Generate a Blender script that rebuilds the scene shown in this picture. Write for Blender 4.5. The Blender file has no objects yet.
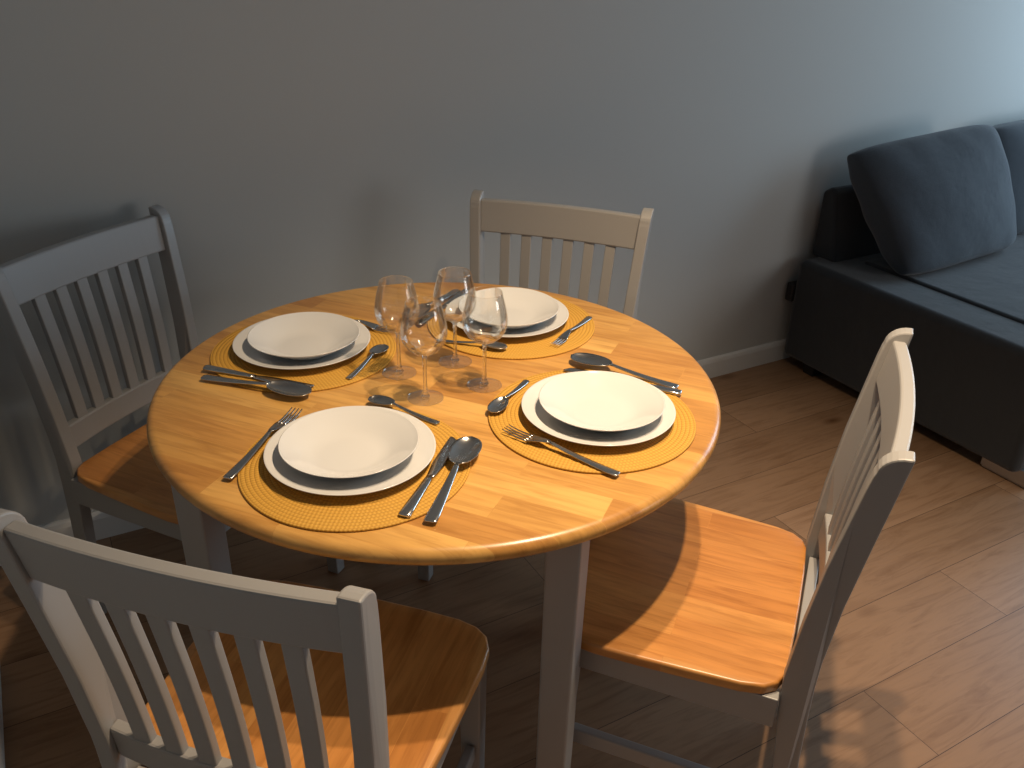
import bpy, bmesh, math, random
from mathutils import Vector, Matrix
from math import pi, sin, cos, radians
random.seed(4)
S = bpy.context.scene
COL = S.collection

# ------------------------------------------------------------------ camera
cam = bpy.data.cameras.new('camera')
cam.lens = 865.0 / 1024 * 36
cam.sensor_width = 36
cam.sensor_fit = 'HORIZONTAL'
cam.clip_start = 0.02
co = bpy.data.objects.new('camera', cam)
COL.objects.link(co)
_r, _u, _f = (Vector((0.87225, -0.48849, 0.02346)), Vector((0.2066, 0.41154, 0.88767)), Vector((0.44327, 0.76942, -0.45989)))
m = Matrix((( _r.x, _u.x, -_f.x, -0.620), (_r.y, _u.y, -_f.y, -1.351), (_r.z, _u.z, -_f.z, 1.508), (0, 0, 0, 1)))
co.matrix_world = m
S.camera = co

# ------------------------------------------------------------------ view, world
S.view_settings.view_transform = 'Standard'
S.view_settings.look = 'None'
S.view_settings.exposure = 0.0
S.view_settings.gamma = 1.0
S.view_settings.use_curve_mapping = False
w = bpy.data.worlds.new('world')
S.world = w
w.use_nodes = True
w.node_tree.nodes['Background'].inputs[0].default_value = (0.55, 0.75, 1.0, 1)
w.node_tree.nodes['Background'].inputs[1].default_value = 0.35
S.cycles.max_bounces = 10
S.cycles.transparent_max_bounces = 24
S.cycles.sample_clamp_indirect = 4.0


# ------------------------------------------------------------------ lights
def area(name, loc, target, sx, sy, energy, color):
    l = bpy.data.lights.new(name, 'AREA')
    l.shape = 'RECTANGLE'
    l.size, l.size_y, l.energy, l.color = sx, sy, energy, color
    o = bpy.data.objects.new(name, l)
    COL.objects.link(o)
    o.location = loc
    o.rotation_euler = (Vector(target) - Vector(loc)).to_track_quat('-Z', 'Y').to_euler()
    return o


def spot(name, loc, target, energy, color, size, blend, radius):
    l = bpy.data.lights.new(name, 'SPOT')
    l.energy, l.color, l.spot_size, l.spot_blend, l.shadow_soft_size = energy, color, radians(size), blend, radius
    o = bpy.data.objects.new(name, l)
    COL.objects.link(o)
    o.location = loc
    o.rotation_euler = (Vector(target) - Vector(loc)).to_track_quat('-Z', 'Y').to_euler()
    return o


WARM = (1.0, 0.77, 0.52)
spot('ceiling_spot', (0.34, -0.69, 2.38), (0.32, -0.62, 0.0), 118, WARM, 92, 1.0, 0.022)
spot('ceiling_spot', (0.38, -0.38, 2.28), (0.36, -0.38, 0.0), 85, WARM, 92, 1.0, 0.022)
area('daylight', (3.79, -0.02, 1.42), (0.0, -0.02, 1.42), 1.40, 1.25, 35, (0.55, 0.79, 1.0))
area('far_window_light', (3.2, -3.1, 1.15), (-0.1, 0.5, 1.0), 1.6, 1.2, 32, (0.97, 0.98, 1.0))


# ------------------------------------------------------------------ helpers
def link(name, bm, mat=None, parent=None, smooth=False, bevel=0.0, seg=2, sub=0, auto=None):
    bmesh.ops.recalc_face_normals(bm, faces=bm.faces)
    me = bpy.data.meshes.new(name)
    bm.to_mesh(me)
    bm.free()
    if smooth:
        for p in me.polygons:
            p.use_smooth = True
    o = bpy.data.objects.new(name, me)
    COL.objects.link(o)
    if mat:
        me.materials.append(mat)
    if parent:
        o.parent = parent
    if bevel:
        b = o.modifiers.new('bevel', 'BEVEL')
        b.width, b.segments, b.limit_method, b.angle_limit = bevel, seg, 'ANGLE', radians(35)
        if smooth:
            b.harden_normals = True
    if sub:
        s = o.modifiers.new('sub', 'SUBSURF')
        s.levels = s.render_levels = sub
    return o


def box(bm, lo, hi, mat=None):
    x0, y0, z0 = lo
    x1, y1, z1 = hi
    v = [bm.verts.new(c) for c in ((x0, y0, z0), (x1, y0, z0), (x1, y1, z0), (x0, y1, z0), (x0, y0, z1), (x1, y0, z1), (x1, y1, z1), (x0, y1, z1))]
    for f in ((0, 3, 2, 1), (4, 5, 6, 7), (0, 1, 5, 4), (1, 2, 6, 5), (2, 3, 7, 6), (3, 0, 4, 7)):
        bm.faces.new([v[i] for i in f])
    return v


def taper(bm, c0, c1, s0, s1, rot=0.0):
    """square-section post between two centres"""
    R = Matrix.Rotation(rot, 3, 'Z')
    rings = []
    for c, s in ((c0, s0), (c1, s1)):
        sx, sy = s if isinstance(s, tuple) else (s, s)
        rings.append([bm.verts.new(Vector(c) + R @ Vector((a * sx / 2, b * sy / 2, 0))) for a, b in ((-1, -1), (1, -1), (1, 1), (-1, 1))])
    a, b = rings
    bm.faces.new(a[::-1])
    bm.faces.new(b)
    for i in range(4):
        j = (i + 1) % 4
        bm.faces.new((a[i], a[j], b[j], b[i]))


def extrude_poly(bm, pts, fn0, fn1):
    """closed prism between two copies of an outline"""
    a = [bm.verts.new(fn0(p)) for p in pts]
    b = [bm.verts.new(fn1(p)) for p in pts]
    bm.faces.new(a[::-1])
    bm.faces.new(b)
    n = len(pts)
    for i in range(n):
        j = (i + 1) % n
        bm.faces.new((a[i], a[j], b[j], b[i]))


def loft(bm, rings, caps=True, closed=True):
    R = [[bm.verts.new(p) for p in r] for r in rings]
    n = len(R[0])
    for k in range(len(R) - 1):
        for i in range(n if closed else n - 1):
            j = (i + 1) % n
            bm.faces.new((R[k][i], R[k][j], R[k + 1][j], R[k + 1][i]))
    if caps:
        bm.faces.new(R[0][::-1])
        bm.faces.new(R[-1])


def lathe(bm, prof, n=64):
    rings = []
    for r, z in prof:
        if r < 1e-6:
            rings.append([bm.verts.new((0, 0, z))])
        else:
            rings.append([bm.verts.new((r * cos(2 * pi * i / n), r * sin(2 * pi * i / n), z)) for i in range(n)])
    for a, b in zip(rings, rings[1:]):
        for i in range(n):
            j = (i + 1) % n
            if len(a) == 1 and len(b) == 1:
                continue
            if len(a) == 1:
                bm.faces.new((a[0], b[j], b[i]))
            elif len(b) == 1:
                bm.faces.new((a[i], a[j], b[0]))
            else:
                bm.faces.new((a[i], a[j], b[j], b[i]))


def thing(name, label, cat, loc=(0, 0, 0), rz=0.0, group=None):
    o = bpy.data.objects.new(name, None)
    o.empty_display_size = 0.05
    COL.objects.link(o)
    o.location = loc
    o.rotation_euler = (0, 0, rz)
    tag(o, label, cat, group)
    return o


def tag(o, label, cat, group=None):
    o['label'] = label
    o['category'] = cat
    if group:
        o['group'] = group
    return o


def struct(o):
    o['kind'] = 'structure'
    return o


KIDS = {}


def dup(root, label, loc, rz, group=None):
    r = root.copy()
    COL.objects.link(r)
    r.location = loc
    r.rotation_euler = (0, 0, rz)
    r['label'] = label
    if group:
        r['group'] = group
    for ch in list(root.children):
        c = ch.copy()
        COL.objects.link(c)
        c.parent = r
        for g in list(ch.children):
            d = g.copy()
            COL.objects.link(d)
            d.parent = c
    return r


# ------------------------------------------------------------------ materials
def principled(name, col, rough=0.5, metal=0.0, **kw):
    mt = bpy.data.materials.new(name)
    mt.use_nodes = True
    b = mt.node_tree.nodes['Principled BSDF']
    b.inputs['Base Color'].default_value = (*col, 1)
    b.inputs['Roughness'].default_value = rough
    b.inputs['Metallic'].default_value = metal
    for k, v in kw.items():
        b.inputs[k].default_value = v
    return mt


class N:
    def __init__(s, mt):
        s.t = mt.node_tree
        s.b = s.t.nodes.get('Principled BSDF')

    def new(s, typ, **kw):
        n = s.t.nodes.new(typ)
        for k, v in kw.items():
            setattr(n, k, v)
        return n

    def l(s, a, b):
        s.t.links.new(a, b)

    def math(s, op, a, b=None, c=None):
        n = s.new('ShaderNodeMath', operation=op)
        for i, v in enumerate((a, b, c)):
            if v is None:
                continue
            if isinstance(v, (int, float)):
                n.inputs[i].default_value = v
            else:
                s.l(v, n.inputs[i])
        return n.outputs[0]

    def mix(s, fac, a, b, blend='MIX'):
        n = s.new('ShaderNodeMix', data_type='RGBA', blend_type=blend)
        for sock, v in ((n.inputs[0], fac), (n.inputs[6], a), (n.inputs[7], b)):
            if isinstance(v, (int, float)):
                sock.default_value = v
            elif isinstance(v, tuple):
                sock.default_value = (*v, 1) if len(v) == 3 else v
            else:
                s.l(v, sock)
        return n.outputs[2]

    def coords(s, rot=0.0, scale=(1, 1, 1), kind='Object'):
        tc = s.new('ShaderNodeTexCoord')
        mp = s.new('ShaderNodeMapping')
        mp.inputs['Rotation'].default_value = (0, 0, rot)
        mp.inputs['Scale'].default_value = scale
        s.l(tc.outputs[kind], mp.inputs[0])
        return mp.outputs[0]

    def noise(s, vec, scale, detail=3, rough=0.55, dist=0.0):
        n = s.new('ShaderNodeTexNoise')
        s.l(vec, n.inputs['Vector'])
        n.inputs['Scale'].default_value = scale
        n.inputs['Detail'].default_value = detail
        n.inputs['Roughness'].default_value = rough
        n.inputs['Distortion'].default_value = dist
        return n.outputs[0]

    def ramp(s, fac, stops):
        n = s.new('ShaderNodeValToRGB')
        e = n.color_ramp.elements
        while len(e) < len(stops):
            e.new(0.5)
        for k, (p, c) in enumerate(stops):
            e[k].position = p
            e[k].color = (*c, 1)
        s.l(fac, n.inputs[0])
        return n.outputs[0]

    def bump(s, h, strength, dist=0.001):
        n = s.new('ShaderNodeBump')
        n.inputs['Strength'].default_value = strength
        n.inputs['Distance'].default_value = dist
        s.l(h, n.inputs['Height'])
        s.l(n.outputs[0], s.b.inputs['Normal'])


def staved_wood(name, light, mid, dark, stave_w, stave_l, rot, rough=0.32):
    """glued-up strips of light hardwood, running along local x after rotation"""
    mt = principled(name, mid, rough)
    n = N(mt)
    v = n.coords(rot)
    br = n.new('ShaderNodeTexBrick', offset=0.37, offset_frequency=2)
    n.l(v, br.inputs['Vector'])
    br.inputs['Color1'].default_value = (0, 0, 0, 1)
    br.inputs['Color2'].default_value = (1, 1, 1, 1)
    br.inputs['Mortar'].default_value = (0.35, 0.35, 0.35, 1)
    br.inputs['Scale'].default_value = 1
    br.inputs['Mortar Size'].default_value = 0.0004
    br.inputs['Brick Width'].default_value = stave_l
    br.inputs['Row Height'].default_value = stave_w
    tone = n.ramp(br.outputs['Color'], [(0.0, dark), (0.35, mid), (0.75, mid), (1.0, light)])
    # each strip gets its own piece of grain
    off = n.new('ShaderNodeVectorMath', operation='MULTIPLY_ADD')
    n.l(br.outputs['Color'], off.inputs[0])
    off.inputs[1].default_value = (7.3, 3.1, 5.7)
    n.l(v, off.inputs[2])
    mp = n.new('ShaderNodeMapping')
    mp.inputs['Scale'].default_value = (2.2, 26, 10)
    n.l(off.outputs[0], mp.inputs[0])
    g = n.noise(mp.outputs[0], 3.0, 5, 0.6, 0.6)
    gr = n.ramp(g, [(0.30, (0.74, 0.68, 0.60)), (0.55, (1, 1, 1)), (0.8, (1.08, 1.06, 1.02))])
    mp2 = n.new('ShaderNodeMapping')
    mp2.inputs['Scale'].default_value = (1, 5, 5)
    n.l(off.outputs[0], mp2.inputs[0])
    g2 = n.ramp(n.noise(mp2.outputs[0], 4.0, 3), [(0.35, (0.82, 0.78, 0.72)), (0.6, (1, 1, 1))])
    c = n.mix(1.0, n.mix(1.0, tone, gr, 'MULTIPLY'), g2, 'MULTIPLY')
    n.l(c, n.b.inputs['Base Color'])
    n.b.inputs['Coat Weight'].default_value = 0.25
    n.b.inputs['Coat Roughness'].default_value = 0.22
    return mt


M_top = staved_wood('honey_table_wood', (0.70, 0.405, 0.118), (0.63, 0.335, 0.088), (0.50, 0.235, 0.056), 0.062, 0.42, radians(52), 0.34)
M_seat = staved_wood('honey_seat_wood', (0.67, 0.32, 0.09), (0.62, 0.27, 0.07), (0.54, 0.22, 0.052), 0.055, 0.7, radians(90), 0.36)
M_paint = principled('pale_grey_paint', (0.325, 0.315, 0.305), 0.42)
M_china = principled('white_opal_glass', (0.68, 0.67, 0.65), 0.13)
M_china.node_tree.nodes['Principled BSDF'].inputs['Coat Weight'].default_value = 0.3
M_steel = principled('stainless_steel', (0.56, 0.55, 0.53), 0.2, 1.0)
M_metal = principled('satin_metal', (0.55, 0.56, 0.58), 0.35, 1.0)
M_white = principled('white_trim_paint', (0.62, 0.61, 0.59), 0.4)
M_black = principled('black_plastic', (0.012, 0.012, 0.013), 0.5)

# wall paint
M_wall = principled('grey_wall_paint', (0.46, 0.46, 0.44), 0.85)
n = N(M_wall)
n.bump(n.noise(n.coords(), 160, 3), 0.12, 0.001)
M_ceil = principled('white_ceiling_paint', (0.42, 0.41, 0.40), 0.9)

# floor laminate
M_floor = principled('oak_laminate', (0.3, 0.18, 0.1), 0.42, **{'Specular IOR Level': 0.35})
n = N(M_floor)
tc = n.new('ShaderNodeTexCoord')
sp = n.new('ShaderNodeSeparateXYZ')
n.l(tc.outputs['Object'], sp.inputs[0])
yy = n.math('DIVIDE', n.math('ADD', sp.outputs[1], 0.514), 0.1975)
row = n.math('FLOOR', yy)
xx = n.math('DIVIDE', n.math('SUBTRACT', n.math('SUBTRACT', sp.outputs[0], 1.335), n.math('MULTIPLY', row, 0.528)), 1.28)
colid = n.math('FLOOR', xx)
fy, fx = n.math('FRACT', yy), n.math('FRACT', xx)
ey = n.math('MULTIPLY', n.math('MINIMUM', fy, n.math('SUBTRACT', 1.0, fy)), 0.1975)
ex = n.math('MULTIPLY', n.math('MINIMUM', fx, n.math('SUBTRACT', 1.0, fx)), 1.28)
edge = n.math('LESS_THAN', n.math('MINIMUM', ex, ey), 0.0008)
wn = n.new('ShaderNodeTexWhiteNoise', noise_dimensions='2D')
cb = n.new('ShaderNodeCombineXYZ')
n.l(row, cb.inputs[0])
n.l(colid, cb.inputs[1])
n.l(cb.outputs[0], wn.inputs['Vector'])
off = n.new('ShaderNodeVectorMath', operation='MULTIPLY_ADD')
n.l(wn.outputs['Color'], off.inputs[0])
off.inputs[1].default_value = (9, 7, 5)
n.l(tc.outputs['Object'], off.inputs[2])
mp = n.new('ShaderNodeMapping')
mp.inputs['Scale'].default_value = (1.6, 14, 4)
n.l(off.outputs[0], mp.inputs[0])
g = n.noise(mp.outputs[0], 2.6, 6, 0.62, 1.2)
base = n.ramp(wn.outputs['Value'], [(0.0, (0.235, 0.135, 0.074)), (0.5, (0.285, 0.168, 0.094)), (1.0, (0.335, 0.202, 0.118))])
c = n.mix(1.0, base, n.ramp(g, [(0.28, (0.72, 0.66, 0.60)), (0.52, (1, 1, 1)), (0.8, (1.10, 1.08, 1.05))]), 'MULTIPLY')
mp2 = n.new('ShaderNodeMapping')
mp2.inputs['Scale'].default_value = (3.0, 7.0, 1)
n.l(off.outputs[0], mp2.inputs[0])
vo = n.new('ShaderNodeTexVoronoi')
n.l(mp2.outputs[0], vo.inputs['Vector'])
vo.inputs['Scale'].default_value = 0.8
knot = n.ramp(vo.outputs['Distance'], [(0.02, (0.45, 0.36, 0.28)), (0.14, (1, 1, 1))])
c = n.mix(1.0, c, knot, 'MULTIPLY')
c = n.mix(edge, c, (0.06, 0.03, 0.018))
n.l(c, n.b.inputs['Base Color'])

# woven mat
M_mat = principled('ochre_woven_fibre', (0.60, 0.33, 0.045), 0.75)
n = N(M_mat)
tc = n.new('ShaderNodeTexCoord')
sp = n.new('ShaderNodeSeparateXYZ')
n.l(tc.outputs['Object'], sp.inputs[0])
ang = n.math('ARCTAN2', sp.outputs[1], sp.outputs[0])
rad = n.math('SQRT', n.math('ADD', n.math('POWER', sp.outputs[0], 2.0), n.math('POWER', sp.outputs[1], 2.0)))
ring = n.math('FLOOR', n.math('DIVIDE', rad, 0.0072))
# stitches: a fixed length along each ring, shifted from ring to ring
st = n.math('SINE', n.math('ADD', n.math('MULTIPLY', ang, n.math('MULTIPLY', n.math('ADD', ring, 1.0), 7.0)), n.math('MULTIPLY', ring, 2.9)))
groove = n.math('ABSOLUTE', n.math('SINE', n.math('MULTIPLY', rad, pi / 0.0072)))
cc = n.ramp(n.math('MULTIPLY_ADD', st, 0.5, 0.5), [(0.1, (0.52, 0.265, 0.032)), (0.5, (0.58, 0.305, 0.040)), (1, (0.61, 0.335, 0.048))])
cc = n.mix(1.0, cc, n.ramp(groove, [(0.0, (0.66, 0.6, 0.52)), (0.4, (1, 1, 1))]), 'MULTIPLY')
n.l(cc, n.b.inputs['Base Color'])
n.bump(n.math('ADD', n.math('MULTIPLY', st, 0.25), groove), 0.7, 0.0012)

# sofa cloth
def cloth(name, col):
    mt = principled(name, col, 0.9)
    n = N(mt)
    v = n.coords()
    n.b.inputs['Sheen Weight'].default_value = 0.25
    n.b.inputs['Sheen Roughness'].default_value = 0.5
    f = n.noise(v, 420, 2)
    n.l(n.mix(1.0, col, n.ramp(f, [(0.3, (0.75, 0.75, 0.75)), (0.7, (1.2, 1.2, 1.2))]), 'MULTIPLY'), n.b.inputs['Base Color'])
    n.bump(n.math('ADD', n.math('MULTIPLY', n.noise(v, 7, 3), 6.0), f), 0.35, 0.003)
    return mt


M_sofa = cloth('charcoal_sofa_cloth', (0.021, 0.023, 0.027))
M_cush = cloth('slate_cushion_cloth', (0.038, 0.048, 0.062))

# clear glass: thin blown wall
def thin_glass(name, tint, lo, hi):
    mt = bpy.data.materials.new(name)
    mt.use_nodes = True
    t = mt.node_tree
    t.nodes.clear()
    out = t.nodes.new('ShaderNodeOutputMaterial')
    mx = t.nodes.new('ShaderNodeMixShader')
    tr = t.nodes.new('ShaderNodeBsdfTransparent')
    tr.inputs[0].default_value = (*tint, 1)
    gl = t.nodes.new('ShaderNodeBsdfGlossy')
    gl.inputs['Roughness'].default_value = 0.05
    gl.inputs['Color'].default_value = (0.95, 0.95, 0.95, 1)
    lw = t.nodes.new('ShaderNodeLayerWeight')
    lw.inputs['Blend'].default_value = 0.28
    mr = t.nodes.new('ShaderNodeMapRange')
    mr.inputs['To Min'].default_value = lo
    mr.inputs['To Max'].default_value = hi
    t.links.new(lw.outputs['Fresnel'], mr.inputs['Value'])
    t.links.new(mr.outputs[0], mx.inputs[0])
    t.links.new(tr.outputs[0], mx.inputs[1])
    t.links.new(gl.outputs[0], mx.inputs[2])
    t.links.new(mx.outputs[0], out.inputs[0])
    return mt


M_footglass = thin_glass('clear_foot_glass', (0.985, 0.985, 0.98), 0.012, 0.5)
M_bowlglass = thin_glass('clear_thin_glass', (0.985, 0.985, 0.98), 0.04, 0.55)
M_stemglass = bpy.data.materials.new('clear_solid_glass')
M_stemglass.use_nodes = True
t = M_stemglass.node_tree
t.nodes.clear()
_o = t.nodes.new('ShaderNodeOutputMaterial')
_m = t.nodes.new('ShaderNodeMixShader')
_g = t.nodes.new('ShaderNodeBsdfGlass')
_g.inputs['IOR'].default_value = 1.48
_g.inputs['Roughness'].default_value = 0.0
_t = t.nodes.new('ShaderNodeBsdfTransparent')
_t.inputs[0].default_value = (0.96, 0.96, 0.95, 1)
_m.inputs[0].default_value = 0.6
t.links.new(_t.outputs[0], _m.inputs[1])
t.links.new(_g.outputs[0], _m.inputs[2])
t.links.new(_m.outputs[0], _o.inputs[0])

# ------------------------------------------------------------------ room
X0, X1, Y0, Y1, H = -0.91, 3.74, -3.4, 0.881, 2.55


def sbox(name, lo, hi, mat, bevel=0.0):
    bm = bmesh.new()
    box(bm, lo, hi)
    return struct(link(name, bm, mat, bevel=bevel))


sbox('floor', (X0 - .1, Y0 - .1, -0.1), (X1 + .1, Y1 + .1, 0.0), M_floor)
sbox('ceiling', (X0 - .1, Y0 - .1, H), (X1 + .1, Y1 + .1, H + 0.1), M_ceil)
sbox('wall_back', (X0 - .1, Y1, 0), (X1 + .1, Y1 + 0.1, H), M_wall)
sbox('wall_left', (X0 - .1, Y0, 0), (X0, Y1, H), M_wall)
sbox('wall_front', (X0 - .1, Y0 - .1, 0), (X1 + .1, Y0, H), M_wall)
WY0, WY1, WZ0, WZ1 = -0.75, 0.71, 0.78, 2.22
bm = bmesh.new()
box(bm, (X1, Y0, 0), (X1 + .1, WY0, H))
box(bm, (X1, WY1, 0), (X1 + .1, Y1, H))
box(bm, (X1, WY0, 0), (X1 + .1, WY1, WZ0))
box(bm, (X1, WY0, WZ1), (X1 + .1, WY1, H))
struct(link('wall_right', bm, M_wall))
bm = bmesh.new()
for a, b in (((X1 + .01, WY0, WZ0), (X1 + .05, WY0 + .05, WZ1)), ((X1 + .01, WY1 - .05, WZ0), (X1 + .05, WY1, WZ1)),
             ((X1 + .01, WY0, WZ0), (X1 + .05, WY1, WZ0 + .05)), ((X1 + .01, WY0, WZ1 - .05), (X1 + .05, WY1, WZ1)),
             ((X1 + .01, (WY0 + WY1) / 2 - .03, WZ0), (X1 + .05, (WY0 + WY1) / 2 + .03, WZ1))):
    box(bm, a, b)
struct(link('window_1', bm, M_white))


def baseboard(name, a, b, inward):
    """moulded skirting from a to b along the wall; inward = unit vector into the room"""
    bm = bmesh.new()
    prof = [(0, 0), (0.013, 0), (0.013, 0.066), (0.010, 0.078), (0.005, 0.085), (0, 0.085)]
    a, b, i = Vector(a), Vector(b), Vector(inward)
    extrude_poly(bm, prof, lambda p: a + i * p[0] + Vector((0, 0, p[1])), lambda p: b + i * p[0] + Vector((0, 0, p[1])))
    return struct(link(name, bm, M_white))


baseboard('baseboard_back', (X0, Y1, 0), (X1, Y1, 0), (0, -1, 0))
baseboard('baseboard_left', (X0, Y0, 0), (X0, Y1 - .013, 0), (1, 0, 0))
baseboard('baseboard_right', (X1, Y0, 0), (X1, Y1 - .013, 0), (-1, 0, 0))

# ------------------------------------------------------------------ table
table = thing('dining_table', 'round wooden dining table with four pale grey square legs', 'table', (0, 0, 0))
bm = bmesh.new()
RT, TT = 0.530, 0.030
prof = [(0, 0.75 - TT)]
for k in range(13):
    a = -pi / 2 + pi * k / 12
    prof.append((RT - TT / 2 + TT / 2 * cos(a), 0.75 - TT / 2 + TT / 2 * sin(a)))
prof.append((0, 0.75))
lathe(bm, prof, 160)
link('tabletop', bm, M_top, table, smooth=True)
for k, phi in enumerate((-90.6, -0.6, 89.4, 179.4)):
    bm = bmesh.new()
    c = Vector((0.470 * cos(radians(phi)), 0.470 * sin(radians(phi)), 0))
    taper(bm, c + Vector((0, 0, 0)), c + Vector((0, 0, 0.7195)), 0.052, 0.057, radians(-49))
    link('leg', bm, M_paint, table, bevel=0.004)
for k in range(4):
    bm = bmesh.new()
    p0, p1 = [Vector((0.44 * cos(radians(q)), 0.44 * sin(radians(q)), 0)) for q in (-90.6 + 90 * k, -0.6 + 90 * k)]
    d = (p1 - p0).normalized()
    nn = Vector((-d.y, d.x, 0)) * 0.011
    a, b = p0 + d * 0.036, p1 - d * 0.036
    extrude_poly(bm, [(-1, .63), (1, .63), (1, .7195), (-1, .7195)], lambda p: a + nn * p[0] + Vector((0, 0, p[1])), lambda p: b + nn * p[0] + Vector((0, 0, p[1])))
    link('apron', bm, M_paint, table, bevel=0.002)

# ------------------------------------------------------------------ chair
def interp(tab, z):
    for (z0, v0), (z1, v1) in zip(tab, tab[1:]):
        if z <= z1:
            t = max(0.0, (z - z0) / (z1 - z0))
            return v0 + (v1 - v0) * t
    return tab[-1][1]


CF = [(0, -0.232), (0.15, -0.215), (0.30, -0.202), (0.40, -0.193), (0.46, -0.190), (0.587, -0.200), (0.706, -0.214), (0.856, -0.238), (0.917, -0.250)]   # stile front edge
CB = [(0, -0.262), (0.15, -0.252), (0.30, -0.243), (0.40, -0.240), (0.46, -0.239), (0.517, -0.240), (0.641, -0.250), (0.765, -0.266), (0.917, -0.287)]   # stile rear edge
HC = 0.917
XO, XI = 0.237, 0.209


def splay(z):                                    # the back narrows from the top rail to the seat
    return 1 - 0.120 * min(1.0, max(0.0, (HC - z) / 0.467))


def sag(x):
    return -0.012 * (1 - (x / 0.2) ** 2)


def back_y(z):                                   # middle of the stile
    return (interp(CF, z) + interp(CB, z)) / 2


def make_chair(label, loc, rz):
    t = thing('dining_chair', label, 'chair', loc, rz, 'dining chairs around the round table')
    # seat outline, contoured top
    pts = []
    half = [(0.0, 0.207), (0.10, 0.206), (0.17, 0.202), (0.205, 0.193), (0.228, 0.176), (0.240, 0.150), (0.243, 0.11), (0.240, 0.04), (0.234, -0.05), (0.228, -0.13), (0.219, -0.165), (0.203, -0.184), (0.18, -0.193), (0.10, -0.197), (0.0, -0.198)]
    out = half + [(-x, y) for x, y in half[-2:0:-1]]
    n = len(out)
    bm = bmesh.new()
    prev = None
    rings = []
    for sc, z, dish in ((0.0, 0.4465, 1), (0.3, 0.4465, 1), (0.55, 0.447, 1), (0.75, 0.4485, 1), (0.9, 0.450, 0), (0.980, 0.4500, 0), (0.992, 0.4492, 0), (0.9985, 0.4470, 0), (1.0, 0.4440, 0), (1.0, 0.4330, 0), (0.997, 0.4300, 0), (0.985, 0.429, 0), (0.0, 0.429, 0)):
        if sc == 0:
            rings.append([bm.verts.new((0, 0, z))])
        else:
            rings.append([bm.verts.new((x * sc, y * sc, z)) for x, y in out])
    for a, b in zip(rings, rings[1:]):
        for i in range(n):
            j = (i + 1) % n
            if len(a) == 1:
                bm.faces.new((a[0], b[j], b[i]))
            elif len(b) == 1:
                bm.faces.new((a[i], a[j], b[0]))
            else:
                bm.faces.new((a[i], a[j], b[j], b[i]))
    link('seat', bm, M_seat, t, smooth=True)
    # rear posts (back leg and stile in one curved piece, rounded top front corner)
    zs = [0.0, 0.08, 0.15, 0.22, 0.30, 0.36, 0.40, 0.46, 0.52, 0.587, 0.641, 0.706, 0.765, 0.81, 0.856, 0.88]
    for s in (-1, 1):
        bm = bmesh.new()
        front = [(interp(CF, z), z) for z in zs]
        rear = [(interp(CB, z), z) for z in zs + [0.905, HC]]
        top = []
        yb = interp(CB, HC) + 0.005
        for k in range(8):
            a = radians(4 + 86 * k / 7)
            top.append((yb + (-0.2447 - yb) * cos(a), 0.884 + (HC - 0.884) * sin(a)))
        prof = front + top + rear[::-1]
        extrude_poly(bm, prof, lambda p: Vector((s * (XO * splay(p[1]) - .028), p[0], p[1])), lambda p: Vector((s * XO * splay(p[1]), p[0], p[1])))
        link('rear_post', bm, M_paint, t, bevel=0.003)
    # curved rails
    def rail(name, z0, z1, th, crown=0.0, fw=0.004):
        bm = bmesh.new()
        rings = []
        K = 20
        for k in range(K + 1):
            x = -XI - 0.002 + (2 * XI + 0.004) * k / K
            cr = crown * (1 - (x / 0.2) ** 2)
            r = []
            for dy, z in ((th / 2, z0), (th / 2, z1 + cr), (-th / 2, z1 + cr), (-th / 2, z0)):
                r.append(Vector((x * (XO * splay(z) - .028) / XI, back_y(z) + sag(x) + dy - fw, z)))
            rings.append(r)
        loft(bm, rings)
        return link(name, bm, M_paint, t, bevel=0.004, smooth=False)
    rail('top_rail', 0.818, 0.900, 0.022, 0.001)
    rail('lower_rail', 0.478, 0.535, 0.020)
    for k in range(6):
        xc = -0.1435 + 0.287 * k / 5
        bm = bmesh.new()
        rings = []
        for j in range(13):
            z = 0.531 + (0.822 - 0.531) * j / 12
            r = []
            for dx, dy in ((-.0135, -.007), (.0135, -.007), (.0135, .007), (-.0135, .007)):
                r.append(Vector((xc * splay(z) + dx, back_y(z) + sag(xc) + dy - 0.004, z)))
            rings.append(r)
        loft(bm, rings)
        link('slat', bm, M_paint, t, bevel=0.002)
    # front legs
    for s in (-1, 1):
        bm = bmesh.new()
        taper(bm, (s * 0.205, 0.176, 0), (s * 0.205, 0.166, 0.4285), 0.032, 0.042)
        link('front_leg', bm, M_paint, t, bevel=0.003)
    # aprons
    for s in (-1, 1):
        bm = bmesh.new()
        extrude_poly(bm, [(-.19, .366), (.145, .366), (.145, .4285), (-.19, .4285)], lambda p: Vector((s * 0.200, p[0], p[1])), lambda p: Vector((s * 0.220, p[0], p[1])))
        link('side_apron', bm, M_paint, t, bevel=0.002)
    for nm, y in (('front_apron', 0.166), ('rear_apron', -0.212)):
        bm = bmesh.new()
        box(bm, (-.1845 if y > 0 else -.183, y - .010, .366), (.1845 if y > 0 else .183, y + .010, .4285))
        link(nm, bm, M_paint, t, bevel=0.002)
    for s in (-1, 1):
        bm = bmesh.new()
        extrude_poly(bm, [(-.226, .172), (.150, .172), (.149, .206), (-.222, .206)], lambda p: Vector((s * 0.198, p[0], p[1])), lambda p: Vector((s * 0.216, p[0], p[1])))
        link('stretcher', bm, M_paint, t, bevel=0.003)
    return t


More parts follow.
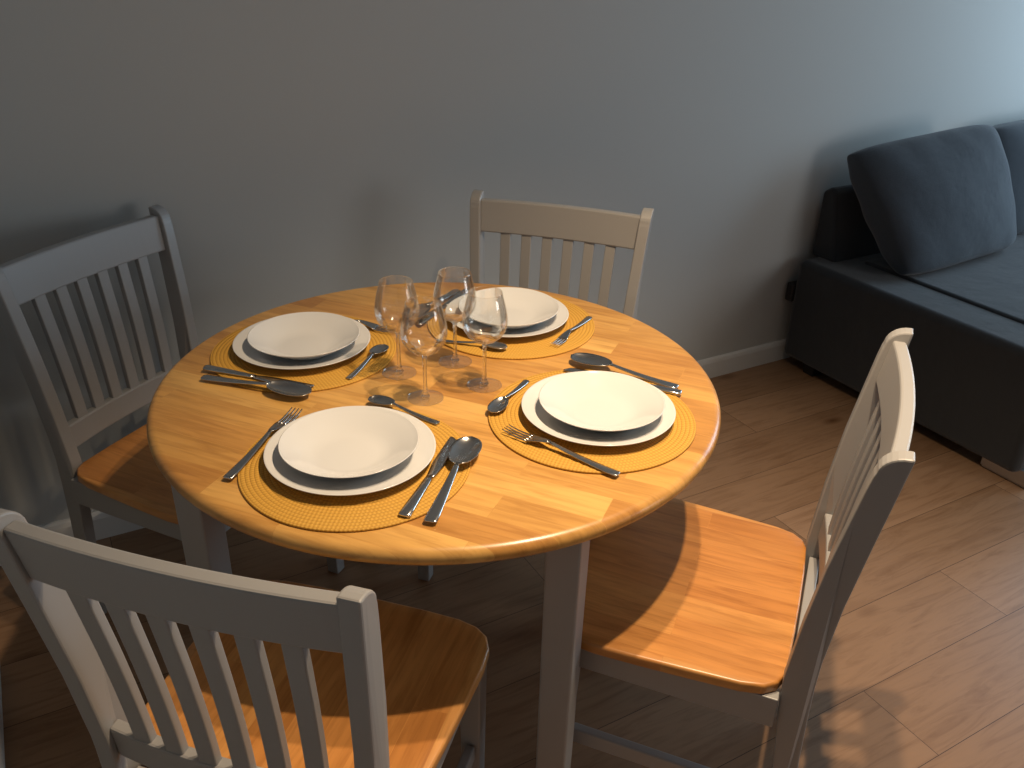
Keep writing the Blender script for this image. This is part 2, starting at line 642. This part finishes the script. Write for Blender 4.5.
chair = make_chair('pale grey chair nearest the viewer, its slatted back turned to the camera', (-0.3785, -0.3365, 0), -0.790)
G = 'dining chairs around the round table'
dup(chair, 'pale grey chair seen side-on with brightly lit wooden seat, nearest the sofa', (0.317, -0.415, 0), 0.673, G)
dup(chair, 'pale grey chair behind the table, tucked in against the wall and facing the camera', (0.357, 0.280, 0), 2.327, G)
dup(chair, 'shaded grey chair in the room corner, tall slatted back beside the wall', (-0.378, 0.468, 0), -2.513, G)

# ------------------------------------------------------------------ place mats
ZM = 0.7505


def make_mat(label, loc):
    bm = bmesh.new()
    prof = [(0, 0.0)]
    R = 0.184
    prof.append((R - 0.001, 0.0))
    prof.append((R, 0.0018))
    K = 25
    for k in range(K, 0, -1):
        r = R - 0.0015 - (K - k) * 0.0072
        prof.append((r, 0.0042))
        prof.append((r - 0.0036, 0.0034))
    prof.append((0, 0.004))
    lathe(bm, prof, 128)
    o = link('placemat', bm, M_mat, None, smooth=True)
    o.location = loc
    return tag(o, label, 'placemat', 'woven placemats on the table')


SET = {   # place setting by the chair it belongs to: mat, plate, bowl centres
    'near': ((-0.2475, -0.2115), (-0.2505, -0.197), (-0.2505, -0.197)),
    'side': ((0.1735, -0.2595), (0.1840, -0.263), (0.187, -0.266)),
    'corner': ((-0.194, 0.233), (-0.195, 0.241), (-0.190, 0.234)),
    'wall': ((0.250, 0.170), (0.2480, 0.186), (0.250, 0.182)),
}
WHERE = {
    'near': 'in front of the nearest chair',
    'side': 'in front of the side-on chair',
    'corner': 'in front of the shaded corner chair',
    'wall': 'in front of the chair by the wall',
}
mat0 = None
for k, (mt, pl, bo) in SET.items():
    lab = 'round ochre woven placemat ' + WHERE[k]
    if mat0 is None:
        mat0 = make_mat(lab, (*mt, ZM))
    else:
        dup(mat0, lab, (*mt, ZM), 0.7)

# ------------------------------------------------------------------ plates and bowls
ZP = ZM + 0.0044


bm = bmesh.new()
top = [(0, .0055), (.070, .0055), (.088, .0062), (.098, .0085), (.108, .0125), (.122, .0160), (.133, .0182), (.1355, .0190)]
bot = [(.1362, .0182), (.1345, .0165), (.122, .0135), (.108, .0100), (.099, .0055), (.092, .0022), (.088, .0), (.082, .0), (.080, .0018), (0, .0018)]
lathe(bm, top + bot, 128)
plate0 = link('dinner_plate', bm, M_china, None, smooth=True)
bm = bmesh.new()
top = [(0, .0040), (.044, .0040), (.055, .0050), (.067, .0090), (.080, .0158), (.092, .0226), (.101, .0274), (.1080, .0312)]
bot = [(.1092, .0321), (.1102, .0313), (.1030, .0262), (.0940, .0204), (.0820, .0126), (.0700, .0048), (.0640, .0014), (.059, .0), (.055, .0), (.052, .0018), (0, .0018)]
lathe(bm, top + bot, 128)
bowl0 = link('soup_bowl', bm, M_china, None, smooth=True)
first = True
for k, (mt, pl, bo) in SET.items():
    lp = 'flat white dinner plate on the mat ' + WHERE[k]
    lb = 'white soup bowl stacked on the plate ' + WHERE[k]
    a, b = (*pl, ZP), (bo[0] - 0.004, bo[1] - 0.007, ZP + 0.0057)
    if first:
        plate0.location, bowl0.location = a, b
        tag(plate0, lp, 'plate', 'white dinner plates')
        tag(bowl0, lb, 'bowl', 'white soup bowls')
        first = False
    else:
        dup(plate0, lp, a, 0)
        dup(bowl0, lb, b, 0)


# ------------------------------------------------------------------ cutlery
def ribbon(bm, st, nu=9):
    """st: (s, half width, centre z, cup height at the edges, thickness, y offset) along +x"""
    rings = []
    for s, hw, zc, cup, th, yo in st:
        topr, botr = [], []
        for k in range(nu):
            u = -1 + 2 * k / (nu - 1)
            z = zc + cup * u * u
            e = 1 - 0.45 * abs(u) ** 4
            topr.append(Vector((s, yo + hw * u, z + th / 2 * e)))
            botr.append(Vector((s, yo + hw * u, z - th / 2 * e)))
        rings.append(topr + botr[::-1])
    loft(bm, rings)


def handle_stations(L, wide, neck, th, arch):
    st = []
    for k in range(15):
        t = k / 14
        hw = wide * (1 - t) ** 1.1 + neck * (1 - (1 - t) ** 1.1)
        if k == 0:
            hw *= 0.62
        if k == 1:
            hw = wide * 0.93
        z = th * 0.6 + 0.0005 + arch * (t ** 2.0)
        st.append((L * (t if k != 1 else 0.022), hw, z, -0.0003, th * (0.8 + 0.35 * t), 0))
    return st


def make_spoon(kind, L, wb, depth, label, group):
    t = thing(kind, label, 'spoon', group=group)
    Lh = L * (0.625 if kind == 'soup_spoon' else 0.66)
    bm = bmesh.new()
    st = handle_stations(Lh, wb * 0.43, wb * 0.17, 0.0028, 0.010)
    ribbon(bm, st, 7)
    link('handle', bm, M_steel, t, smooth=True)
    bm = bmesh.new()
    zr = st[-1][2]
    st = []
    for k in range(19):
        a = k / 18
        s = Lh - 0.004 + (L - Lh + 0.004) * a
        q = 2 * a - 1
        e = max(0.0, 1 - abs(q) ** 2.2) ** 0.5
        hw = max(wb * e * (1.0 + 0.10 * q), wb * 0.15 if a < 0.5 else 0.0012)
        dep = depth * e ** 1.3
        rim = zr - 0.004 * a
        st.append((s, hw, rim - dep, dep * 0.97, 0.0017, 0))
    zmin = min(x[2] for x in st) - 0.001
    ribbon(bm, [(s, hw, z - min(0, zmin), c, th, y) for s, hw, z, c, th, y in st], 13)
    link('spoon_bowl', bm, M_steel, t, smooth=True)
    return t


def make_fork(L, label, group):
    t = thing('fork', label, 'fork', group=group)
    Lh = L * 0.60
    bm = bmesh.new()
    st = handle_stations(Lh, 0.0088, 0.0036, 0.0028, 0.011)
    ribbon(bm, st, 7)
    link('handle', bm, M_steel, t, smooth=True)
    bm = bmesh.new()
    z0 = st[-1][2]
    L1 = L * 0.775
    st = []
    for k in range(9):
        a = k / 8
        hw = 0.0036 + (0.0122 - 0.0036) * (a ** 0.8 if a < 1 else 1)
        st.append((Lh - 0.003 + (L1 - Lh + 0.003) * a, hw, z0 - (z0 - 0.0042) * a ** 1.2, 0.0016 * a, 0.0022, 0))
    ribbon(bm, st, 9)
    for j in range(4):
        yo = -0.0122 + 0.0022 + j * (0.0244 - 0.0044) / 3
        st = []
        for k in range(8):
            a = k / 7
            st.append((L1 - 0.002 + (L - L1 + 0.002) * a, 0.0021 * (1 - 0.55 * a), 0.0050 - 0.0022 * sin(pi * a * 0.55) + 0.006 * a ** 2.2, 0, 0.0020 * (1 - 0.4 * a), yo * (1 - 0.03 * a)))
        ribbon(bm, st, 3)
    link('fork_head', bm, M_steel, t, smooth=True)
    return t


def make_knife(L, label, group):
    t = thing('table_knife', label, 'knife', group=group)
    Lh = L * 0.47
    bm = bmesh.new()
    st = []
    for k in range(11):
        a = k / 10
        hw = 0.0098 * (1 - a) + 0.0055 * a
        if k == 0:
            hw *= 0.6
        st.append((Lh * (a if k != 1 else 0.02), hw if k != 1 else 0.0095, 0.0036, -0.0006, 0.0058 - 0.0012 * a, 0))
    ribbon(bm, st, 9)
    link('handle', bm, M_steel, t, smooth=True)
    bm = bmesh.new()
    st = []
    for k in range(15):
        a = k / 14
        w0 = 0.0056 + 0.0050 * min(1, a * 3.2)
        e = 1.0 if a < 0.82 else max(0.06, 1 - ((a - 0.82) / 0.18) ** 2) ** 0.5
        st.append((Lh - 0.002 + (L - Lh + 0.002) * a, w0 * e, 0.0030, 0, 0.0018, (w0 * (1 - e)) * 0.9))
    ribbon(bm, st, 5)
    link('blade', bm, M_steel, t, smooth=True)
    return t


def put(o, a, b, z, tilt=0.0, roll=0.0):
    """handle end at a, pointing to b"""
    d = Vector((b[0] - a[0], b[1] - a[1]))
    o.location = (a[0], a[1], z)
    o.rotation_euler = (roll, tilt, math.atan2(d.y, d.x))


ZC = ZM + 0.0045
CUT = {
    'near': dict(fork=((-0.443, -0.173), (-0.278, -0.010)), table_knife=((-0.241, -0.389), (-0.081, -0.229)), soup_spoon=((-0.213, -0.418), (-0.045, -0.234)), teaspoon=((-0.082, -0.166), (-0.158, -0.032))),
    'side': dict(fork=((0.103, -0.441), (0.010, -0.240)), table_knife=((0.368, -0.270), (0.238, -0.097)), soup_spoon=((0.379, -0.246), (0.266, -0.048)), teaspoon=((0.137, -0.094), (0.022, -0.176))),
    'corner': dict(fork=((-0.134, 0.396), (-0.010, 0.232)), table_knife=((-0.391, 0.230), (-0.235, 0.058)), soup_spoon=((-0.403, 0.194), (-0.266, 0.050)), teaspoon=((-0.163, 0.064), (-0.040, 0.170))),
    'wall': dict(fork=((0.420, 0.113), (0.266, 0.014)), table_knife=((0.245, 0.375), (0.085, 0.262)), soup_spoon=((0.226, 0.388), (0.070, 0.280)), teaspoon=((0.062, 0.150), (0.166, 0.045))),
}
LAB = {
    'fork': 'steel fork beside the plate ',
    'table_knife': 'steel table knife beside the plate ',
    'soup_spoon': 'large steel soup spoon beside the plate ',
    'teaspoon': 'small steel teaspoon by the plate ',
}
proto = {
    'fork': make_fork(0.222, '', 'forks of the place settings'),
    'table_knife': make_knife(0.232, '', 'knives of the place settings'),
    'soup_spoon': make_spoon('soup_spoon', 0.228, 0.0250, 0.0095, '', 'soup spoons of the place settings'),
    'teaspoon': make_spoon('teaspoon', 0.152, 0.0158, 0.0065, '', 'teaspoons of the place settings'),
}
used = set()
for k in SET:
    for kind, (a, b) in CUT[k].items():
        lab = LAB[kind] + WHERE[k]
        if kind in used:
            o = dup(proto[kind], lab, (0, 0, 0), 0)
        else:
            o = proto[kind]
            o['label'] = lab
            used.add(kind)
        if kind == 'soup_spoon' and k in ('near', 'wall'):              # its bowl leans on the blade of the knife
            put(o, a, b, ZC + 0.0004, radians(-1.1))
        else:
            put(o, a, b, ZC)
        if kind == 'fork' and k == 'wall':
            o.scale = (0.84, 0.84, 0.84)

# ------------------------------------------------------------------ wine glasses
def make_glass(label, loc):
    t = thing('wine_glass', label, 'wine glass', loc, 0, 'wine glasses at the table centre')
    bm = bmesh.new()
    prof = [(0.0215, 0.0953), (0.0315, 0.1035), (0.0385, 0.1145), (0.0420, 0.127), (0.0418, 0.140), (0.0395, 0.154), (0.0362, 0.168), (0.0328, 0.181), (0.0314, 0.1885)]
    P = []
    for a, b in zip(prof, prof[1:]):
        for j in range(3):
            P.append((a[0] + (b[0] - a[0]) * j / 3, a[1] + (b[1] - a[1]) * j / 3))
    P.append(prof[-1])
    th = 0.0011
    inner = [(max(0.0, r - th), z) for k, (r, z) in enumerate(P)]
    lathe(bm, P + [(P[-1][0] - th / 2, P[-1][1] + 0.0006)] + inner[::-1] + [P[0]], 64)
    bmesh.ops.remove_doubles(bm, verts=bm.verts, dist=1e-6)
    link('bowl', bm, M_bowlglass, t, smooth=True)
    bm = bmesh.new()
    lathe(bm, [(0, 0.0045), (0.0085, 0.0045), (0.0055, 0.0090), (0.0040, 0.018), (0.0036, 0.04), (0.0037, 0.07), (0.0043, 0.0820), (0.0062, 0.0868), (0.0115, 0.0902), (0.0175, 0.0932), (0.0212, 0.0952), (0.0208, 0.0957), (0.0150, 0.0948), (0.0080, 0.0940), (0.0, 0.0938)], 48)
    link('stem', bm, M_stemglass, t, smooth=True)
    bm = bmesh.new()
    lathe(bm, [(0, 0.0006), (0.030, 0.0), (0.0330, 0.0003), (0.0337, 0.0012), (0.0328, 0.0020), (0.022, 0.0029), (0.0095, 0.0045), (0, 0.0052)], 64)
    link('foot', bm, M_footglass, t, smooth=True)
    return t


g0 = make_glass('clear wine glass with its foot nearest the corner place setting', (-0.062, 0.056, 0.7502))
dup(g0, 'clear wine glass standing closest to the nearest plate, lowest of the four', (-0.059, -0.060, 0.7502), 0)
dup(g0, 'clear wine glass at the back of the four, beside the plate by the wall', (0.056, 0.052, 0.7502), 0)
dup(g0, 'clear wine glass standing closest to the brightly lit plate, with the far bowl behind it', (0.061, -0.064, 0.7502), 0)

# ------------------------------------------------------------------ sofa
SX, SYF, SYB = 1.880, -0.160, 0.862
SXE = 3.70
sofa = thing('sofa_bed', 'charcoal fabric sofa bed without arms against the grey wall', 'sofa', (SX, 0, 0))


def soft_box(name, lo, hi, mat, parent, r=0.03, seg=4):
    bm = bmesh.new()
    box(bm, lo, hi)
    return link(name, bm, mat, parent, smooth=True, bevel=r, seg=seg)


soft_box('base', (0, SYF, 0.045), (SXE - SX, SYB - 0.02, 0.446), M_sofa, sofa, 0.03)
soft_box('seat_panel', (0.185, SYF + 0.06, 0.40), (SXE - SX - 0.1, 0.70, 0.456), M_sofa, sofa, 0.018)
# wedge backrest
bm = bmesh.new()
extrude_poly(bm, [(0.745, 0.44), (SYB, 0.44), (SYB, 0.69), (0.825, 0.715), (0.800, 0.70)], lambda p: Vector((0.090, p[0], p[1])), lambda p: Vector((SXE - SX - 0.03, p[0], p[1])))
link('backrest', bm, M_sofa, sofa, smooth=True, bevel=0.025, seg=4)
bm = bmesh.new()
box(bm, (0.045, -0.185, 0.0), (0.16, -0.030, 0.012))
box(bm, (0.033, -0.185, 0.012), (0.045, -0.030, 0.062))
box(bm, (0.045, -0.185, 0.012), (0.16, -0.173, 0.062))
o = link('foot', bm, M_metal, sofa, bevel=0.002)
o['label'] = 'silver metal foot'
for x, y in ((0.06, 0.72), (SXE - SX - 0.15, 0.72), (SXE - SX - 0.15, 0.0)):
    bm = bmesh.new()
    taper(bm, (x, y, 0), (x, y, 0.05), 0.05, 0.06)
    link('foot', bm, M_black, sofa, bevel=0.003)
bm = bmesh.new()
box(bm, (-0.006, SYB - 0.03, 0.272), (0.05, SYB + 0.005, 0.345))
o = link('hinge_bracket', bm, M_black, sofa, bevel=0.006)


# ------------------------------------------------------------------ cushions
def cushion(label, W, Hh, T, loc, rot, seed, twist=0.0, shear=0.0, narrow=0.0):
    rnd = random.Random(seed)
    bm = bmesh.new()
    K = 28
    ph = [rnd.uniform(0, 6.28) for _ in range(8)]
    grids = []
    for side in (1, -1):
        g = []
        for i in range(K + 1):
            rowv = []
            for j in range(K + 1):
                u, v = -1 + 2 * i / K, -1 + 2 * j / K
                # spread samples towards the seams
                uu, vv = sin(u * pi / 2), sin(v * pi / 2)
                x = W / 2 * uu * (1 - 0.02 * (1 - vv * vv)) * (1 - 0.055 * uu ** 4 * vv ** 4) * (1 - narrow * vv) - shear * vv
                z = Hh / 2 * vv * (1 - 0.02 * (1 - uu * uu)) * (1 - 0.085 * uu ** 4 * vv ** 4)
                e = (max(0, 1 - uu ** 2) ** 0.5) * (max(0, 1 - vv ** 2) ** 0.5)
                th = T / 2 * e ** 0.55
                # tucks that run in from the seams near the corners
                wr = 0.010 * e ** 0.5 * (1 - e) * (sin(13 * uu + ph[0] + 4 * vv) + sin(11 * vv - 5 * uu + ph[1]))
                wr += 0.006 * e * sin(4 * uu + 3 * vv + ph[2])
                rowv.append((x, side * (th + wr * (1 if side > 0 else 0.4)) - twist * uu * vv, z))
            g.append(rowv)
        grids.append(g)
    vm = {}

    def vert(side, i, j):
        if i in (0, K) or j in (0, K):
            key = (0, i, j)
        else:
            key = (side, i, j)
        if key not in vm:
            p = grids[0 if side > 0 else 1][i][j]
            if key[0] == 0:
                p = (p[0], (grids[0][i][j][1] + grids[1][i][j][1]) / 2, p[2])
            vm[key] = bm.verts.new(p)
        return vm[key]
    for side in (1, -1):
        for i in range(K):
            for j in range(K):
                q = [vert(side, i, j), vert(side, i + 1, j), vert(side, i + 1, j + 1), vert(side, i, j + 1)]
                bm.faces.new(q if side > 0 else q[::-1])
    o = link('sofa_cushion', bm, M_cush, None, smooth=True, sub=1)
    o.location = loc
    o.rotation_euler = rot
    return tag(o, label, 'cushion', 'loose cushions on the sofa')


cushion('large square charcoal cushion at the near end of the sofa, leaning on the backrest', 0.68, 0.50, 0.23, (2.325, 0.622, 0.676), (radians(-25), radians(-3.5), radians(-2)), 3, 0.04, 0.048, 0.045)
cushion('charcoal cushion cut off by the photo edge, second from the sofa end', 0.80, 0.47, 0.22, (3.145, 0.715, 0.675), (radians(-12), radians(-2), radians(-3)), 8)
